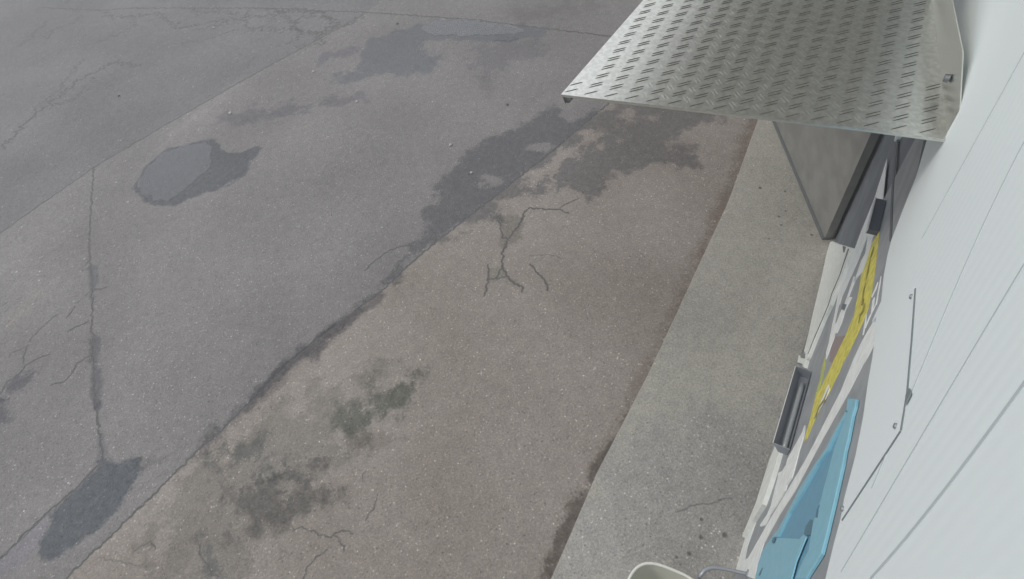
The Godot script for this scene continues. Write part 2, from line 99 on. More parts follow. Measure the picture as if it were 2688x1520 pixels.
"conc_spots":[0.1004,-0.8823,0.1973,-0.9437,0.0772,-0.9632,0.0762,-0.7852,0.0267,-0.744,-0.6957,-4.4085,-0.0985,-3.4196,-0.0499,-3.2248,-0.0442,-3.0801,-0.086,-2.9267,0.1553,-3.0599,-0.0766,-3.1554,-0.2641,-3.3963],
"tube":[0.3311,-0.7048,0.276,-0.6898,0.2201,-0.6749,0.194,-0.6669,0.1686,-0.6562,0.1516,-0.6444,0.1382,-0.628,0.1335,-0.6141],
"tub":[-0.1038,-0.4723,-0.0862,-0.5233,-0.0549,-0.557,-0.0326,-0.5678,0.0077,-0.5765,0.066,-0.5811,0.1323,-0.5958],
"stones":[-7.0785,-4.03,-5.3365,-2.7171,-4.9635,-3.6156,-7.0033,-2.5185,-4.6337,-4.7309,-2.6007,-3.7338,-2.7929,-3.0495,-4.0968,-3.3124,-2.4185,-2.7987]}
# ------------------------------------------------------------------ helpers
func srgb(r, g, b) -> Color: return Color8(r, g, b)
func mat(c: Color, rough := 0.7, metal := 0.0) -> StandardMaterial3D:
	var m := StandardMaterial3D.new()
	m.albedo_color = c; m.roughness = rough; m.metallic = metal
	return m
func grain(m: StandardMaterial3D, freq: float, amount: float, size := 0.5, seed_ := 1, bump := 0.0) -> StandardMaterial3D:
	# mottling: a tileable noise picture multiplied over the colour
	var n := FastNoiseLite.new(); n.seed = seed_; n.frequency = freq; n.fractal_octaves = 5
	var im := n.get_seamless_image(512, 512)
	im.convert(Image.FORMAT_RGB8)
	var d := im.get_data()
	var lo := 255.0 * (1.0 - amount)
	var lut := PackedByteArray(); lut.resize(256)
	for i in 256: lut[i] = int(clampf(lo + (255.0 - lo) * smoothstep(0.2, 0.8, i / 255.0), 0, 255))
	for i in d.size(): d[i] = lut[d[i]]
	var im2 := Image.create_from_data(512, 512, false, Image.FORMAT_RGB8, d)
	m.albedo_texture = ImageTexture.create_from_image(im2)
	m.uv1_triplanar = true; m.uv1_world_triplanar = true
	m.uv1_scale = Vector3.ONE / size
	if bump > 0.0:
		m.heightmap_enabled = true; m.heightmap_scale = bump; m.heightmap_texture = m.albedo_texture
	return m
func obj(called: String, st, m: Material, parent: Node = self) -> MeshInstance3D:
	var o := MeshInstance3D.new()
	o.name = called
	o.mesh = st if st is Mesh else st.commit()
	o.material_override = m
	parent.add_child(o, true)
	return o
func thing(called: String, label: String, category: String, at := Vector3.ZERO, group := "") -> Node3D:
	var o := Node3D.new(); o.name = called
	add_child(o, true); o.position = at
	tag(o, label, category, group)
	return o
func tag(o: Node, label: String, category: String, group := "") -> void:
	o.set_meta("label", label); o.set_meta("category", category)
	if group: o.set_meta("group", group)
func structure(o: Node, label := "") -> void:
	o.set_meta("kind", "structure")
	if label: o.set_meta("label", label)
func pairs(a: Array) -> PackedVector2Array:
	var r := PackedVector2Array()
	for i in range(0, a.size(), 2): r.append(Vector2(a[i], a[i + 1]))
	return r
func begin() -> SurfaceTool:
	var st := SurfaceTool.new(); st.begin(Mesh.PRIMITIVE_TRIANGLES); st.set_smooth_group(-1); return st
func tri(st: SurfaceTool, a: Vector3, b: Vector3, c: Vector3) -> void:
	st.add_vertex(a); st.add_vertex(b); st.add_vertex(c)
func quad(st: SurfaceTool, a: Vector3, b: Vector3, c: Vector3, d: Vector3) -> void:
	tri(st, a, b, c); tri(st, a, c, d)
func done(st: SurfaceTool) -> SurfaceTool:
	st.generate_normals(); return st
# a plate standing on the wall: outline in (z, y), front face at x = xf, back at x = xb, bevelled front edge
func plate(p: PackedVector2Array, xf: float, xb: float, bevel := 0.0, ymin := 0.004) -> SurfaceTool:
	var st := begin()
	var q := PackedVector2Array()
	for v in p: q.append(Vector2(v.x, maxf(v.y, ymin)))
	if Geometry2D.is_polygon_clockwise(q): q.reverse()
	var top := q
	if bevel > 0.0:
		var ins := Geometry2D.offset_polygon(q, -bevel)
		if ins.size() == 1 and ins[0].size() > 2: top = ins[0]
		else: bevel = 0.0
	var ids := Geometry2D.triangulate_polygon(top)
	for i in range(0, ids.size(), 3):
		var t := [top[ids[i]], top[ids[i + 1]], top[ids[i + 2]]]
		tri(st, Vector3(xf, t[0].y, t[0].x), Vector3(xf, t[1].y, t[1].x), Vector3(xf, t[2].y, t[2].x))
	var xs := xf + bevel
	for i in q.size():
		var a := q[i]; var b := q[(i + 1) % q.size()]
		quad(st, Vector3(xs, a.y, a.x), Vector3(xs, b.y, b.x), Vector3(xb, b.y, b.x), Vector3(xb, a.y, a.x))
	if bevel > 0.0:
		# join inset outline to the full one
		for i in top.size():
			var a := top[i]; var b := top[(i + 1) % top.size()]
			var ca := nearest(q, a); var cb := nearest(q, b)
			tri(st, Vector3(xf, a.y, a.x), Vector3(xs, ca.y, ca.x), Vector3(xf, b.y, b.x))
			if ca != cb: tri(st, Vector3(xf, b.y, b.x), Vector3(xs, ca.y, ca.x), Vector3(xs, cb.y, cb.x))
	return done(st)
func ribbon(p: PackedVector2Array, xf: float, xb: float, half: float) -> SurfaceTool:   # narrow raised line on the wall
	var st := begin()
	var l := []; var r := []
	for i in p.size():
		var d := (p[mini(i + 1, p.size() - 1)] - p[maxi(i - 1, 0)]).normalized().orthogonal() * half
		l.append(p[i] + d); r.append(p[i] - d)
	for i in p.size() - 1:
		var a: Vector2 = l[i]; var b: Vector2 = l[i + 1]; var c: Vector2 = r[i + 1]; var e: Vector2 = r[i]
		quad(st, Vector3(xf, a.y, a.x), Vector3(xf, b.y, b.x), Vector3(xf, c.y, c.x), Vector3(xf, e.y, e.x))
		quad(st, Vector3(xf, a.y, a.x), Vector3(xb, a.y, a.x), Vector3(xb, b.y, b.x), Vector3(xf, b.y, b.x))
		quad(st, Vector3(xf, c.y, c.x), Vector3(xb, c.y, c.x), Vector3(xb, e.y, e.x), Vector3(xf, e.y, e.x))
	return done(st)
func ragged(p: PackedVector2Array, amp: float, s: int) -> PackedVector2Array:
	var n := FastNoiseLite.new(); n.seed = s; n.frequency = 6.0; n.fractal_octaves = 5
	var r := PackedVector2Array()
	for i in p.size():
		var a := p[i]; var b := p[(i + 1) % p.size()]
		var k := int(a.distance_to(b) / 0.02) + 1
		for j in k:
			var v := a.lerp(b, float(j) / k)
			r.append(v + (b - a).orthogonal().normalized() * n.get_noise_2d(v.x, v.y) * amp)
	return r
func nearest(q: PackedVector2Array, p: Vector2) -> Vector2:
	var best := q[0]
	for v in q:
		if v.distance_squared_to(p) < best.distance_squared_to(p): best = v
	return best
func sheet(p: PackedVector2Array, y: float) -> SurfaceTool:   # flat polygon on the ground, outline in (x, z)
	var st := begin()
	var ids := Geometry2D.triangulate_polygon(p)
	for i in range(0, ids.size(), 3):
		for k in [0, 1, 2]:
			var v := p[ids[i + k]]
			st.set_normal(Vector3.UP); st.add_vertex(Vector3(v.x, y, v.y))
	return st
func add_box(st: SurfaceTool, a: Vector3, b: Vector3) -> void:
	var v := []
	for i in 8: v.append(Vector3(b.x if i & 1 else a.x, b.y if i & 2 else a.y, b.z if i & 4 else a.z))
	for f in [[0, 2, 3, 1], [4, 5, 7, 6], [0, 1, 5, 4], [2, 6, 7, 3], [0, 4, 6, 2], [1, 3, 7, 5]]:
		quad(st, v[f[0]], v[f[1]], v[f[2]], v[f[3]])
func tube(pts: Array, r: float, seg := 12) -> SurfaceTool:
	var st := SurfaceTool.new(); st.begin(Mesh.PRIMITIVE_TRIANGLES); st.set_smooth_group(0)
	var rings := []
	for i in pts.size():
		var d: Vector3 = (pts[min(i + 1, pts.size() - 1)] - pts[max(i - 1, 0)]).normalized()
		var u := d.cross(Vector3.UP if absf(d.y) < 0.9 else Vector3.RIGHT).normalized()
		var w := u.cross(d)
		var ring := []
		for k in seg: ring.append(pts[i] + (u * cos(TAU * k / seg) + w * sin(TAU * k / seg)) * r)
		rings.append(ring)
	for i in rings.size() - 1:
		for k in seg:
			var l := (k + 1) % seg
			quad(st, rings[i][k], rings[i][l], rings[i + 1][l], rings[i + 1][k])
	for k in range(1, seg - 1):
		tri(st, rings[0][0], rings[0][k + 1], rings[0][k])
		tri(st, rings[-1][0], rings[-1][k], rings[-1][k + 1])
	return done(st)
func smooth(p: PackedVector2Array, times := 2) -> PackedVector2Array:   # corner cutting
	for t in times:
		var r := PackedVector2Array()
		for i in p.size():
			var a := p[i]; var b := p[(i + 1) % p.size()]
			r.append(a.lerp(b, 0.25)); r.append(a.lerp(b, 0.75))
		p = r
	return p

# ------------------------------------------------------------------ painted ground
# name : [multiplied colour, ragged edge in metres, soft edge, roughness]
const STAIN := {
	"pale1": [1.06, 1.06, 1.05, 0.05, 0.06, 0.9], "pale2": [1.07, 1.07, 1.04, 0.05, 0.06, 0.9],
	"slab7": [0.96, 0.96, 1.0, 0.01, 0.02, 0.8],
	"kerbdirt": [0.86, 0.84, 0.82, 0.03, 0.03, 0.9], "rust1": [0.95, 0.92, 0.90, 0.015, 0.015, 0.9], "kd2": [0.74, 0.73, 0.72, 0.025, 0.012, 0.9],
	"pud1": [0.66, 0.69, 0.73, 0.03, 0.012, 0.7], "pud2": [0.75, 0.78, 0.82, 0.06, 0.03, 0.5],
	"damp2": [0.88, 0.88, 0.90, 0.09, 0.04, 0.75], "damp2b": [0.84, 0.84, 0.88, 0.08, 0.03, 0.75], "damp2c": [0.91, 0.90, 0.90, 0.15, 0.08, 0.8], "damp2d": [0.90, 0.90, 0.91, 0.05, 0.03, 0.8],
	"strip3": [0.84, 0.84, 0.87, 0.10, 0.03, 0.8], "strip3b": [0.84, 0.84, 0.87, 0.10, 0.03, 0.8],
	"big4": [0.71, 0.725, 0.75, 0.085, 0.028, 0.6], "strip4": [0.72, 0.73, 0.76, 0.03, 0.015, 0.7],
	"st6d": [0.87, 0.875, 0.87, 0.20, 0.06, 0.9], "strip4b": [0.80, 0.80, 0.82, 0.03, 0.02, 0.8],
	"tree": [0.84, 0.85, 0.84, 0.03, 0.015, 0.8], "tree2": [0.90, 0.92, 0.90, 0.02, 0.012, 0.8],
	"st5": [0.74, 0.78, 0.755, 0.09, 0.04, 0.8], "st5b": [0.88, 0.87, 0.86, 0.05, 0.03, 0.85],
	"st6a": [0.76, 0.79, 0.80, 0.11, 0.04, 0.85], "st6b": [0.75, 0.76, 0.77, 0.13, 0.05, 0.85], "st6c": [0.82, 0.85, 0.88, 0.03, 0.015, 0.85],
	"pud7": [0.64, 0.69, 0.735, 0.02, 0.015, 0.8], "damp7": [0.86, 0.86, 0.86, 0.05, 0.02, 0.85],
	"st9": [0.72, 0.72, 0.76, 0.06, 0.02, 0.8], "st9b": [0.74, 0.74, 0.78, 0.06, 0.03, 0.8],
	"e1": [0.78, 0.81, 0.83, 0.02, 0.01, 0.8], "e2": [0.87, 0.90, 0.91, 0.02, 0.01, 0.8], "e3": [0.76, 0.76, 0.80, 0.02, 0.012, 0.8], "e4": [0.84, 0.84, 0.87, 0.015, 0.01, 0.8]}
const BARE := ["h4a", "h4b", "h4c", "h4d", "h4e", "h4f"]       # dry islands inside the big damp patch

func seg_dist(p: Vector2, poly: PackedVector2Array) -> float:
	var best := 1e9
	for i in poly.size():
		var c := Geometry2D.get_closest_point_to_segment(p, poly[i], poly[(i + 1) % poly.size()])
		best = minf(best, c.distance_squared_to(p))
	return sqrt(best)
func joint_x(p: PackedVector2Array, z: float) -> float:       # x of a joint line at depth z
	for i in p.size() - 1:
		if (p[i].y - z) * (p[i + 1].y - z) <= 0.0 and p[i].y != p[i + 1].y:
			return lerpf(p[i].x, p[i + 1].x, (z - p[i].y) / (p[i + 1].y - p[i].y))
	return p[0].x if z > p[0].y else p[-1].x
func paint(x0: float, z0: float, w: int, h: int, res: float, dots: int, seed_: int, concrete := false) -> StandardMaterial3D:
	var rng := RandomNumberGenerator.new(); rng.seed = seed_
	var noise := func(freq: float, s: int, oct: int) -> FastNoiseLite:
		var n := FastNoiseLite.new(); n.seed = s; n.frequency = freq; n.fractal_octaves = oct; n.noise_type = FastNoiseLite.TYPE_SIMPLEX
		return n
	var nA: FastNoiseLite = noise.call(0.55 * res, 3, 4)
	var nB: FastNoiseLite = noise.call(9.0 * res, 4, 3)
	nA.offset = Vector3(x0 / res, z0 / res, 0); nB.offset = nA.offset
	var nG: FastNoiseLite = noise.call(48.0 * res, 6, 2); nG.offset = nA.offset
	var iG := nG.get_image(w, h, false, false, false).get_data()
	var iA := nA.get_image(w, h, false, false, false).get_data()
	var iB := nB.get_image(w, h, false, false, false).get_data()
	var px := PackedByteArray(); px.resize(w * h * 3)
	var ro := PackedByteArray(); ro.resize(w * h); ro.fill(232)
	var hg := PackedByteArray(); hg.resize(w * h)
	var jb := pairs(D.jointB); var jc := pairs(D.jointC)
	var rnd := PackedFloat32Array(); rnd.resize(8192)
	for i in 8192: rnd[i] = rng.randf() + rng.randf() - 1.0
	var ri := 0
	for j in h:
		var z := z0 + j * res
		var xb := joint_x(jb, z); var xc := joint_x(jc, z)
		var kb := int((xb - x0) / res); var kc := int((xc - x0) / res)
		ri = rng.randi() % 8192
		for i in w:
			var o := j * w + i
			var a := iA[o] / 255.0 - 0.5; var b := iB[o] / 255.0 - 0.5
			ri = (ri + 1) & 8191
			var g := rnd[ri]
			var t := 1.0 + a * 0.15 + b * 0.08 + g * 0.14 + (iG[o] / 255.0 - 0.5) * 0.13
			var cr := 122.0; var cg := 119.0; var cb := 119.5
			if i > kb and not concrete: cr = 139.0 - a * 2.0; cg = 132.0; cb = 127.0 + a * 3.0
			if concrete: cr = 158.0; cg = 156.0; cb = 149.5
			elif i < kc: cr = 112.0; cg = 110.0; cb = 112.5
			px[o * 3] = int(cr * t); px[o * 3 + 1] = int(cg * t); px[o * 3 + 2] = int(cb * t)
			hg[o] = int(150.0 + g * 50.0 + b * 20.0 + (iG[o] - 128) * 0.3)
	# stains
	var nE: FastNoiseLite = noise.call(3.2, 11, 5)
	nE.fractal_gain = 0.62
	var nF: FastNoiseLite = noise.call(30.0, 12, 3)
	var x1 := x0 + w * res; var z1 := z0 + h * res
	var holes := []
	for b in BARE: holes.append(pairs(D.stains[b]))
	for key in ["conc_low"] if concrete else STAIN.keys():
		var poly := pairs(D.conc_low if concrete else D.stains[key])
		var s: Array = [0.955, 0.955, 0.985, 0.14, 0.08, 0.9] if concrete else STAIN[key]
		var bb := Rect2(poly[0], Vector2.ZERO)
		for v in poly: bb = bb.expand(v)
		bb = bb.grow(0.12).intersection(Rect2(x0, z0, x1 - x0, z1 - z0))
		if bb.size.x <= 0.0 or bb.size.y <= 0.0: continue
		var step := 0.03
		var gw := int(bb.size.x / step) + 3; var gh := int(bb.size.y / step) + 3
		var sd := PackedFloat32Array(); sd.resize(gw * gh)
		for gj in gh:
			for gi in gw:
				var p := bb.position + Vector2(gi, gj) * step
				var d := seg_dist(p, poly)
				if not Geometry2D.is_point_in_polygon(p, poly): d = -d
				if key == "big4":
					for hp in holes:
						var e := seg_dist(p, hp)
						if Geometry2D.is_point_in_polygon(p, hp): e = -e
						d = minf(d, e)
				sd[gj * gw + gi] = d
		for j in range(int((bb.position.y - z0) / res), mini(h, int((bb.end.y - z0) / res))):
			var fz := (z0 + j * res - bb.position.y) / step
			var gj := clampi(int(fz), 0, gh - 2); var tz := fz - gj
			for i in range(int((bb.position.x - x0) / res), mini(w, int((bb.end.x - x0) / res))):
				var fx := (x0 + i * res - bb.position.x) / step
				var gi := clampi(int(fx), 0, gw - 2); var tx := fx - gi
				var q := gj * gw + gi
				var d := lerpf(lerpf(sd[q], sd[q + 1], tx), lerpf(sd[q + gw], sd[q + gw + 1], tx), tz)
				if d < -0.12: continue
				var wx := x0 + i * res; var wz := z0 + j * res
				d += nE.get_noise_2d(wx, wz) * s[3] * 1.6 + nF.get_noise_2d(wx, wz) * s[4]
				if d <= -s[4]: continue
				var m := clampf((d + s[4]) / (2.0 * s[4]), 0.0, 1.0)
				m *= 0.90 + 0.22 * nF.get_noise_2d(wx * 0.5 + 40.0, wz * 0.5) + 0.22 * nF.get_noise_2d(wx * 2.0, wz * 2.0 + 7.0)
				var o := j * w + i
				px[o * 3] = int(clampf(px[o * 3] * (1.0 + (s[0] - 1.0) * m), 0, 255))
				px[o * 3 + 1] = int(clampf(px[o * 3 + 1] * (1.0 + (s[1] - 1.0) * m), 0, 255))
				px[o * 3 + 2] = int(clampf(px[o * 3 + 2] * (1.0 + (s[2] - 1.0) * m), 0, 255))
				ro[o] = int(lerpf(ro[o], s[5] * 255.0, clampf(m, 0, 1)))
	# cracks and joints: dirt-filled gaps, sunk in the relief too
	var lines := []
	if concrete:
		lines.append([pairs(D.conc_crack), 0.005, 0.80, 0.01])
		for v in pairs(D.conc_spots): lines.append([PackedVector2Array([v, v + Vector2(0.006, 0.003)]), rng.randf_range(0.012, 0.026), 0.80, 0.0])
	for c in [] if concrete else D.cracks: lines.append([pairs(c[0]), c[1], 0.70, 0.012 if c[0][0] > -5.0 else 0.09])
	if not concrete:
		lines.append([jb, 0.011, 0.66, 0.012]); lines.append([jc, 0.013, 0.66, 0.01])
		lines.append([pairs(D.jointD), 0.016, 0.66, 0.02]); lines.append([pairs(D.jointE), 0.012, 0.68, 0.012])
	for l in lines:
		var pl: PackedVector2Array = l[0]
		for k in pl.size() - 1:
			var a := pl[k]; var b := pl[k + 1]
			var n := int(a.distance_to(b) / (res * 0.7)) + 1
			var nrm := (b - a).orthogonal().normalized()
			for q in n:
				var p := a.lerp(b, float(q) / n)
				p += nrm * (nE.get_noise_2d(p.x * 4.0, p.y * 4.0) * l[3] * 1.2 + nF.get_noise_2d(p.x, p.y) * 0.002)
				var r: float = l[1] * 0.5 * (0.75 + 0.8 * absf(nE.get_noise_2d(p.x * 3.0 + 9.0, p.y * 3.0)) + 0.3 * nF.get_noise_2d(p.x, p.y + 5.0))
				var ci := (p.x - x0) / res; var cj := (p.y - z0) / res; var rr := r / res
				for j in range(maxi(0, int(cj - rr - 1)), mini(h, int(cj + rr + 2))):
					for i in range(maxi(0, int(ci - rr - 1)), mini(w, int(ci + rr + 2))):
						var m := clampf(rr + 0.6 - Vector2(i - ci, j - cj).length(), 0.0, 1.0)
						if m <= 0.0: continue
						var o := j * w + i
						var dark := int(255.0 * m)
						if hg[o] > 255 - dark:
							hg[o] = mini(hg[o], 255 - dark)
						# darken towards a fixed value so that overlaps do not add up
						for c in 3:
							var lim: float = [90.0, 89.0, 89.0][c]
							px[o * 3 + c] = int(minf(px[o * 3 + c], lerpf(px[o * 3 + c], lim, m * (1.0 - l[2]) * 2.2)))
	# pale stones in the worn surface
	var cl := pairs(D.conc_low)
	for k in dots:
		var i := rng.randi_range(2, w - 3); var j := rng.randi_range(2, h - 3)
		if concrete and not Geometry2D.is_point_in_polygon(Vector2(x0 + i * res, z0 + j * res), cl) and rng.randf() < 0.93: continue
		var v := 1.10 + rng.randf() * rng.randf() * 0.42
		if rng.randf() < 0.35: v = 0.80 + rng.randf() * 0.12
		var r := 0 if rng.randf() < 0.6 else 1
		for dj in range(0, r + 1):
			for di in range(0, r + 1):
				var o := ((j + dj) * w + i + di)
				for c in 3: px[o * 3 + c] = int(clampf(px[o * 3 + c] * v, 0, 235))
				hg[o] = 235 if v > 1.0 else 60
	var m := StandardMaterial3D.new()
	m.albedo_texture = ImageTexture.create_from_image(Image.create_from_data(w, h, false, Image.FORMAT_RGB8, px))
	m.roughness = 1.0
	m.roughness_texture = ImageTexture.create_from_image(Image.create_from_data(w, h, false, Image.FORMAT_L8, ro))
	m.heightmap_enabled = true; m.heightmap_scale = 0.45
	m.heightmap_texture = ImageTexture.create_from_image(Image.create_from_data(w, h, false, Image.FORMAT_L8, hg))
	m.metallic_specular = 0.4
	return m
func ground_patch(called: String, x0: float, x1: float, z0: float, z1: float, y: float, m: Material) -> void:
	var st := SurfaceTool.new(); st.begin(Mesh.PRIMITIVE_TRIANGLES)
	for t in [[0, 0], [1, 0], [1, 1], [0, 0], [1, 1], [0, 1]]:
		st.set_normal(Vector3.UP); st.set_uv(Vector2(lerpf(0.0006, 0.9994, t[0]), lerpf(0.0006, 0.9994, t[1]))); st.set_tangent(Plane(1, 0, 0, 1))
		st.add_vertex(Vector3(lerpf(x0, x1, t[0]), y, lerpf(z0, z1, t[1])))
	structure(obj(called, st, m))

# ------------------------------------------------------------------ the place
func _ready() -> void:
	# camera
	var cam := Camera3D.new(); cam.name = "camera"
	cam.transform = Transform3D(Basis(Vector3(0.8659, -0.1366, -0.4812), Vector3(-0.3101, 0.6082, -0.7307), Vector3(0.3925, 0.7819, 0.4843)).orthonormalized(), Vector3(0, 3, 0))
	cam.fov = 54.821; cam.near = 0.02; cam.far = 900.0
	add_child(cam); cam.current = true
	# sky, sun and exposure: bright overcast
	var we := WorldEnvironment.new(); we.name = "world_environment"
	var env := Environment.new()
	env.background_mode = Environment.BG_SKY
	var sky := Sky.new(); var sm := ProceduralSkyMaterial.new()
	sm.sky_top_color = srgb(226, 230, 233); sm.sky_horizon_color = srgb(224, 226, 228); sm.sky_curve = 0.2
	sm.ground_bottom_color = srgb(110, 110, 110); sm.ground_horizon_color = srgb(150, 152, 154)
	sm.sky_energy_multiplier = 1.0
	sky.sky_material = sm; env.sky = sky
	env.tonemap_mode = Environment.TONE_MAPPER_LINEAR; env.tonemap_exposure = 1.52
	env.sdfgi_enabled = true; env.ssao_enabled = true; env.ssil_enabled = true
	env.fog_enabled = true; env.fog_density = 0.026; env.fog_light_color = srgb(214, 216, 220)      # fog added to imitate the milky haze of the lens
	we.environment = env; add_child(we)
	var sun := DirectionalLight3D.new(); sun.name = "sun"
	sun.light_energy = 0.3; sun.light_angular_distance = 20.0; sun.light_color = Color(1.0, 0.97, 0.93); sun.shadow_enabled = true
	sun.rotation_degrees = Vector3(-50, -65, 0)
	add_child(sun)
	build_ground()
	build_wall()
	build_canopy()
	build_board()
	build_blue()
	build_small()

func build_ground() -> void:
	var far := grain(mat(srgb(132, 131, 131), 0.92), 0.02, 0.25, 1.6, 5)
	var st := begin(); quad(st, Vector3(-300, -0.006, 300), Vector3(-300, -0.006, -300), Vector3(300, -0.006, -300), Vector3(300, -0.006, 300)); done(st)
	structure(obj("ground", st, far))
	ground_patch("asphalt", -4.6, -0.3, -6.2, 1.7, 0.0, paint(-4.6, -6.2, 1102, 2025, 0.0039, 60000, 21))
	ground_patch("asphalt", -14.6, -4.6, -7.5, 1.7, 0.0, paint(-14.6, -7.5, 1428, 1314, 0.007, 16000, 22))
	# concrete strip along the wall: a slab a little proud of the asphalt
	var k := pairs(D.kerb)
	var con := paint(-0.7, -6.2, 334, 2025, 0.0039, 15000, 23, true)
	st = begin()
	k.insert(0, Vector2(-0.5, 2.5)); k.append(Vector2(-0.6, -9.0))
	var hgt := 0.012
	for i in k.size() - 1:
		var a := k[i]; var b := k[i + 1]
		for f in [[Vector3(a.x + 0.006, hgt, a.y), Vector3(b.x + 0.006, hgt, b.y), Vector3(0.6, hgt, b.y), Vector3(0.6, hgt, a.y)], [Vector3(a.x, -0.002, a.y), Vector3(b.x, -0.002, b.y), Vector3(b.x + 0.006, hgt, b.y), Vector3(a.x + 0.006, hgt, a.y)]]:
			for q in [0, 1, 2, 0, 2, 3]:
				var v: Vector3 = f[q]
				st.set_uv(Vector2((v.x + 0.7) / 1.3026, (v.z + 6.2) / 7.8975)); st.add_vertex(v)
	st.generate_normals(); st.generate_tangents()
	structure(obj("concrete_strip", st, con))
	# standing water
	var water := mat(Color(srgb(84, 88, 98), 0.3), 0.12); water.transparency = BaseMaterial3D.TRANSPARENCY_ALPHA
	for n in ["wat1", "wat2"]:
		structure(obj("puddle", sheet(ragged(smooth(pairs(D.stains[n]), 3), 0.06, 5), 0.003), water))

func build_wall() -> void:
	var b := thing("building", "white vertically ribbed metal clad building wall with grey lower part", "building", Vector3.ZERO)
	var grey := grain(mat(srgb(114, 120, 128), 0.6), 0.01, 0.10, 1.2, 31)
	var st := begin(); add_box(st, Vector3(0.30, 0, -12), Vector3(0.55, 5.5, 4)); done(st)
	obj("base_wall", st, grey, b)
	st = begin(); add_box(st, Vector3(-1.40, 3.5, -9.5), Vector3(0.275, 3.72, -2.3)); done(st)
	obj("porch_roof", st, mat(srgb(222, 220, 212), 0.7), b)
	# cladding: fine ribs in the relief
	var white := mat(srgb(230, 239, 242), 0.5)
	var rib := Image.create_empty(64, 8, false, Image.FORMAT_RGB8)
	for i in 64:
		var v := 0.5 + 0.5 * cos(TAU * i / 64.0)
		for j in 8: rib.set_pixel(i, j, Color(v, v, v))
	white.heightmap_enabled = true; white.heightmap_scale = 0.022
	white.heightmap_texture = ImageTexture.create_from_image(rib)
	white.uv1_scale = Vector3(30, 30, 1)
	var e := pairs(D.clad_edge)
	var p := PackedVector2Array()
	for i in range(2, e.size()): p.append(e[i])
	p.append(Vector2(-0.30, 1.70)); p.append(Vector2(0.2, 1.70)); p.append(Vector2(4, 1.70)); p.append(Vector2(4, 5.5)); p.append(Vector2(-12, 5.5)); p.append(Vector2(-12, 1.3)); p.append(Vector2(-2.4, 1.3)); p.append(Vector2(-2.3, 1.8))
	st = plate(p, 0.280, 0.2995)
	var mdt := MeshDataTool.new(); mdt.create_from_surface(st.commit(), 0)
	for i in mdt.get_vertex_count():
		var v := mdt.get_vertex(i); mdt.set_vertex_uv(i, Vector2(v.z + 0.35 * v.y, v.y))
	var am := ArrayMesh.new(); mdt.commit_to_surface(am)
	var s2 := SurfaceTool.new(); s2.create_from(am, 0); s2.generate_tangents()
	obj("cladding", s2, white, b)
	var seam_grey := mat(srgb(186, 195, 199), 0.6)  # grey strips paint the shade of the sheet seams, no groove is cut
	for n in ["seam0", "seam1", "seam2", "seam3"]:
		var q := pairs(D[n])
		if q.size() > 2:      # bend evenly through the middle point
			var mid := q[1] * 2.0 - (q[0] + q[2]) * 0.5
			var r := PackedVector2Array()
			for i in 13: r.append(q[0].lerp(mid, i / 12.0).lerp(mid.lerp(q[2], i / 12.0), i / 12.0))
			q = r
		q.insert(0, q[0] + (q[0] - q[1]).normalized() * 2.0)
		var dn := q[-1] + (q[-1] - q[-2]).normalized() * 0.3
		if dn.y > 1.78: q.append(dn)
		obj("seam_shade", ribbon(q, 0.2792, 0.2802, 0.0035 if n == "seam1" else 0.0022), seam_grey, b)
	var wh3 := mat(srgb(231, 239, 243), 0.5)
	var cp := obj("cover_plate", plate(pairs(D.cover_plate), 0.2785, 0.2802), wh3, b)
	var gap_dark := mat(srgb(120, 128, 132), 0.8)  # dark strips paint the shaded gap along the plate edges
	var ce := pairs(D.cover_plate)
	obj("gap_dark", ribbon(ce.slice(0, 4), 0.2780, 0.2802, 0.0022), gap_dark, cp)
	obj("gap_dark", ribbon(ce.slice(3, 5), 0.2780, 0.2802, 0.0017), gap_dark, cp)
	var steel := mat(srgb(150, 155, 160), 0.4, 0.6)
	for v in pairs(D.screws):
		var sp := CylinderMesh.new(); sp.top_radius = 0.005; sp.bottom_radius = 0.006; sp.height = 0.004; sp.radial_segments = 10
		var o := obj("screw", sp, steel, cp)
		o.position = Vector3(0.2770, v.y, v.x); o.rotation.z = PI / 2
	obj("tab", plate(pairs(D.cover_tab), 0.2755, 0.2785), gap_dark, cp)
	# steel door standing open against the canopy post
	var dsteel := grain(mat(srgb(150, 150, 147), 0.5, 0.2), 0.01, 0.10, 1.0, 41)
	var d := thing("steel_door", "plain grey steel door leaf standing open under the chequered canopy", "door", Vector3(0.281, 0, -3.061))
	var dir := Vector3(-0.356 - 0.281, 0, -4.295 + 3.061).normalized()
	var nn := dir.cross(Vector3.UP).normalized()      # away from the camera side
	st = begin()
	var c := [Vector3.ZERO, dir * 1.5, dir * 1.5 - nn * 0.05, -nn * 0.05]
	var lo := Vector3.UP * 0.035; var hi := Vector3.UP * 1.93
	quad(st, c[0] + lo, c[1] + lo, c[1] + hi, c[0] + hi); quad(st, c[1] + lo, c[2] + lo, c[2] + hi, c[1] + hi)
	quad(st, c[2] + lo, c[3] + lo, c[3] + hi, c[2] + hi); quad(st, c[3] + lo, c[0] + lo, c[0] + hi, c[3] + hi)
	quad(st, c[0] + hi, c[1] + hi, c[2] + hi, c[3] + hi); quad(st, c[0] + lo, c[3] + lo, c[2] + lo, c[1] + lo)
	done(st)
	obj("leaf", st, dsteel, d)
	var rail := mat(srgb(112, 116, 117), 0.5, 0.3)
	st = begin()
	var rr := [nn * 0.012, dir * 1.5 + nn * 0.012, dir * 1.5 - nn * 0.062, -nn * 0.062]
	var l0 := Vector3.UP * 0.012; var l1 := Vector3.UP * 0.034
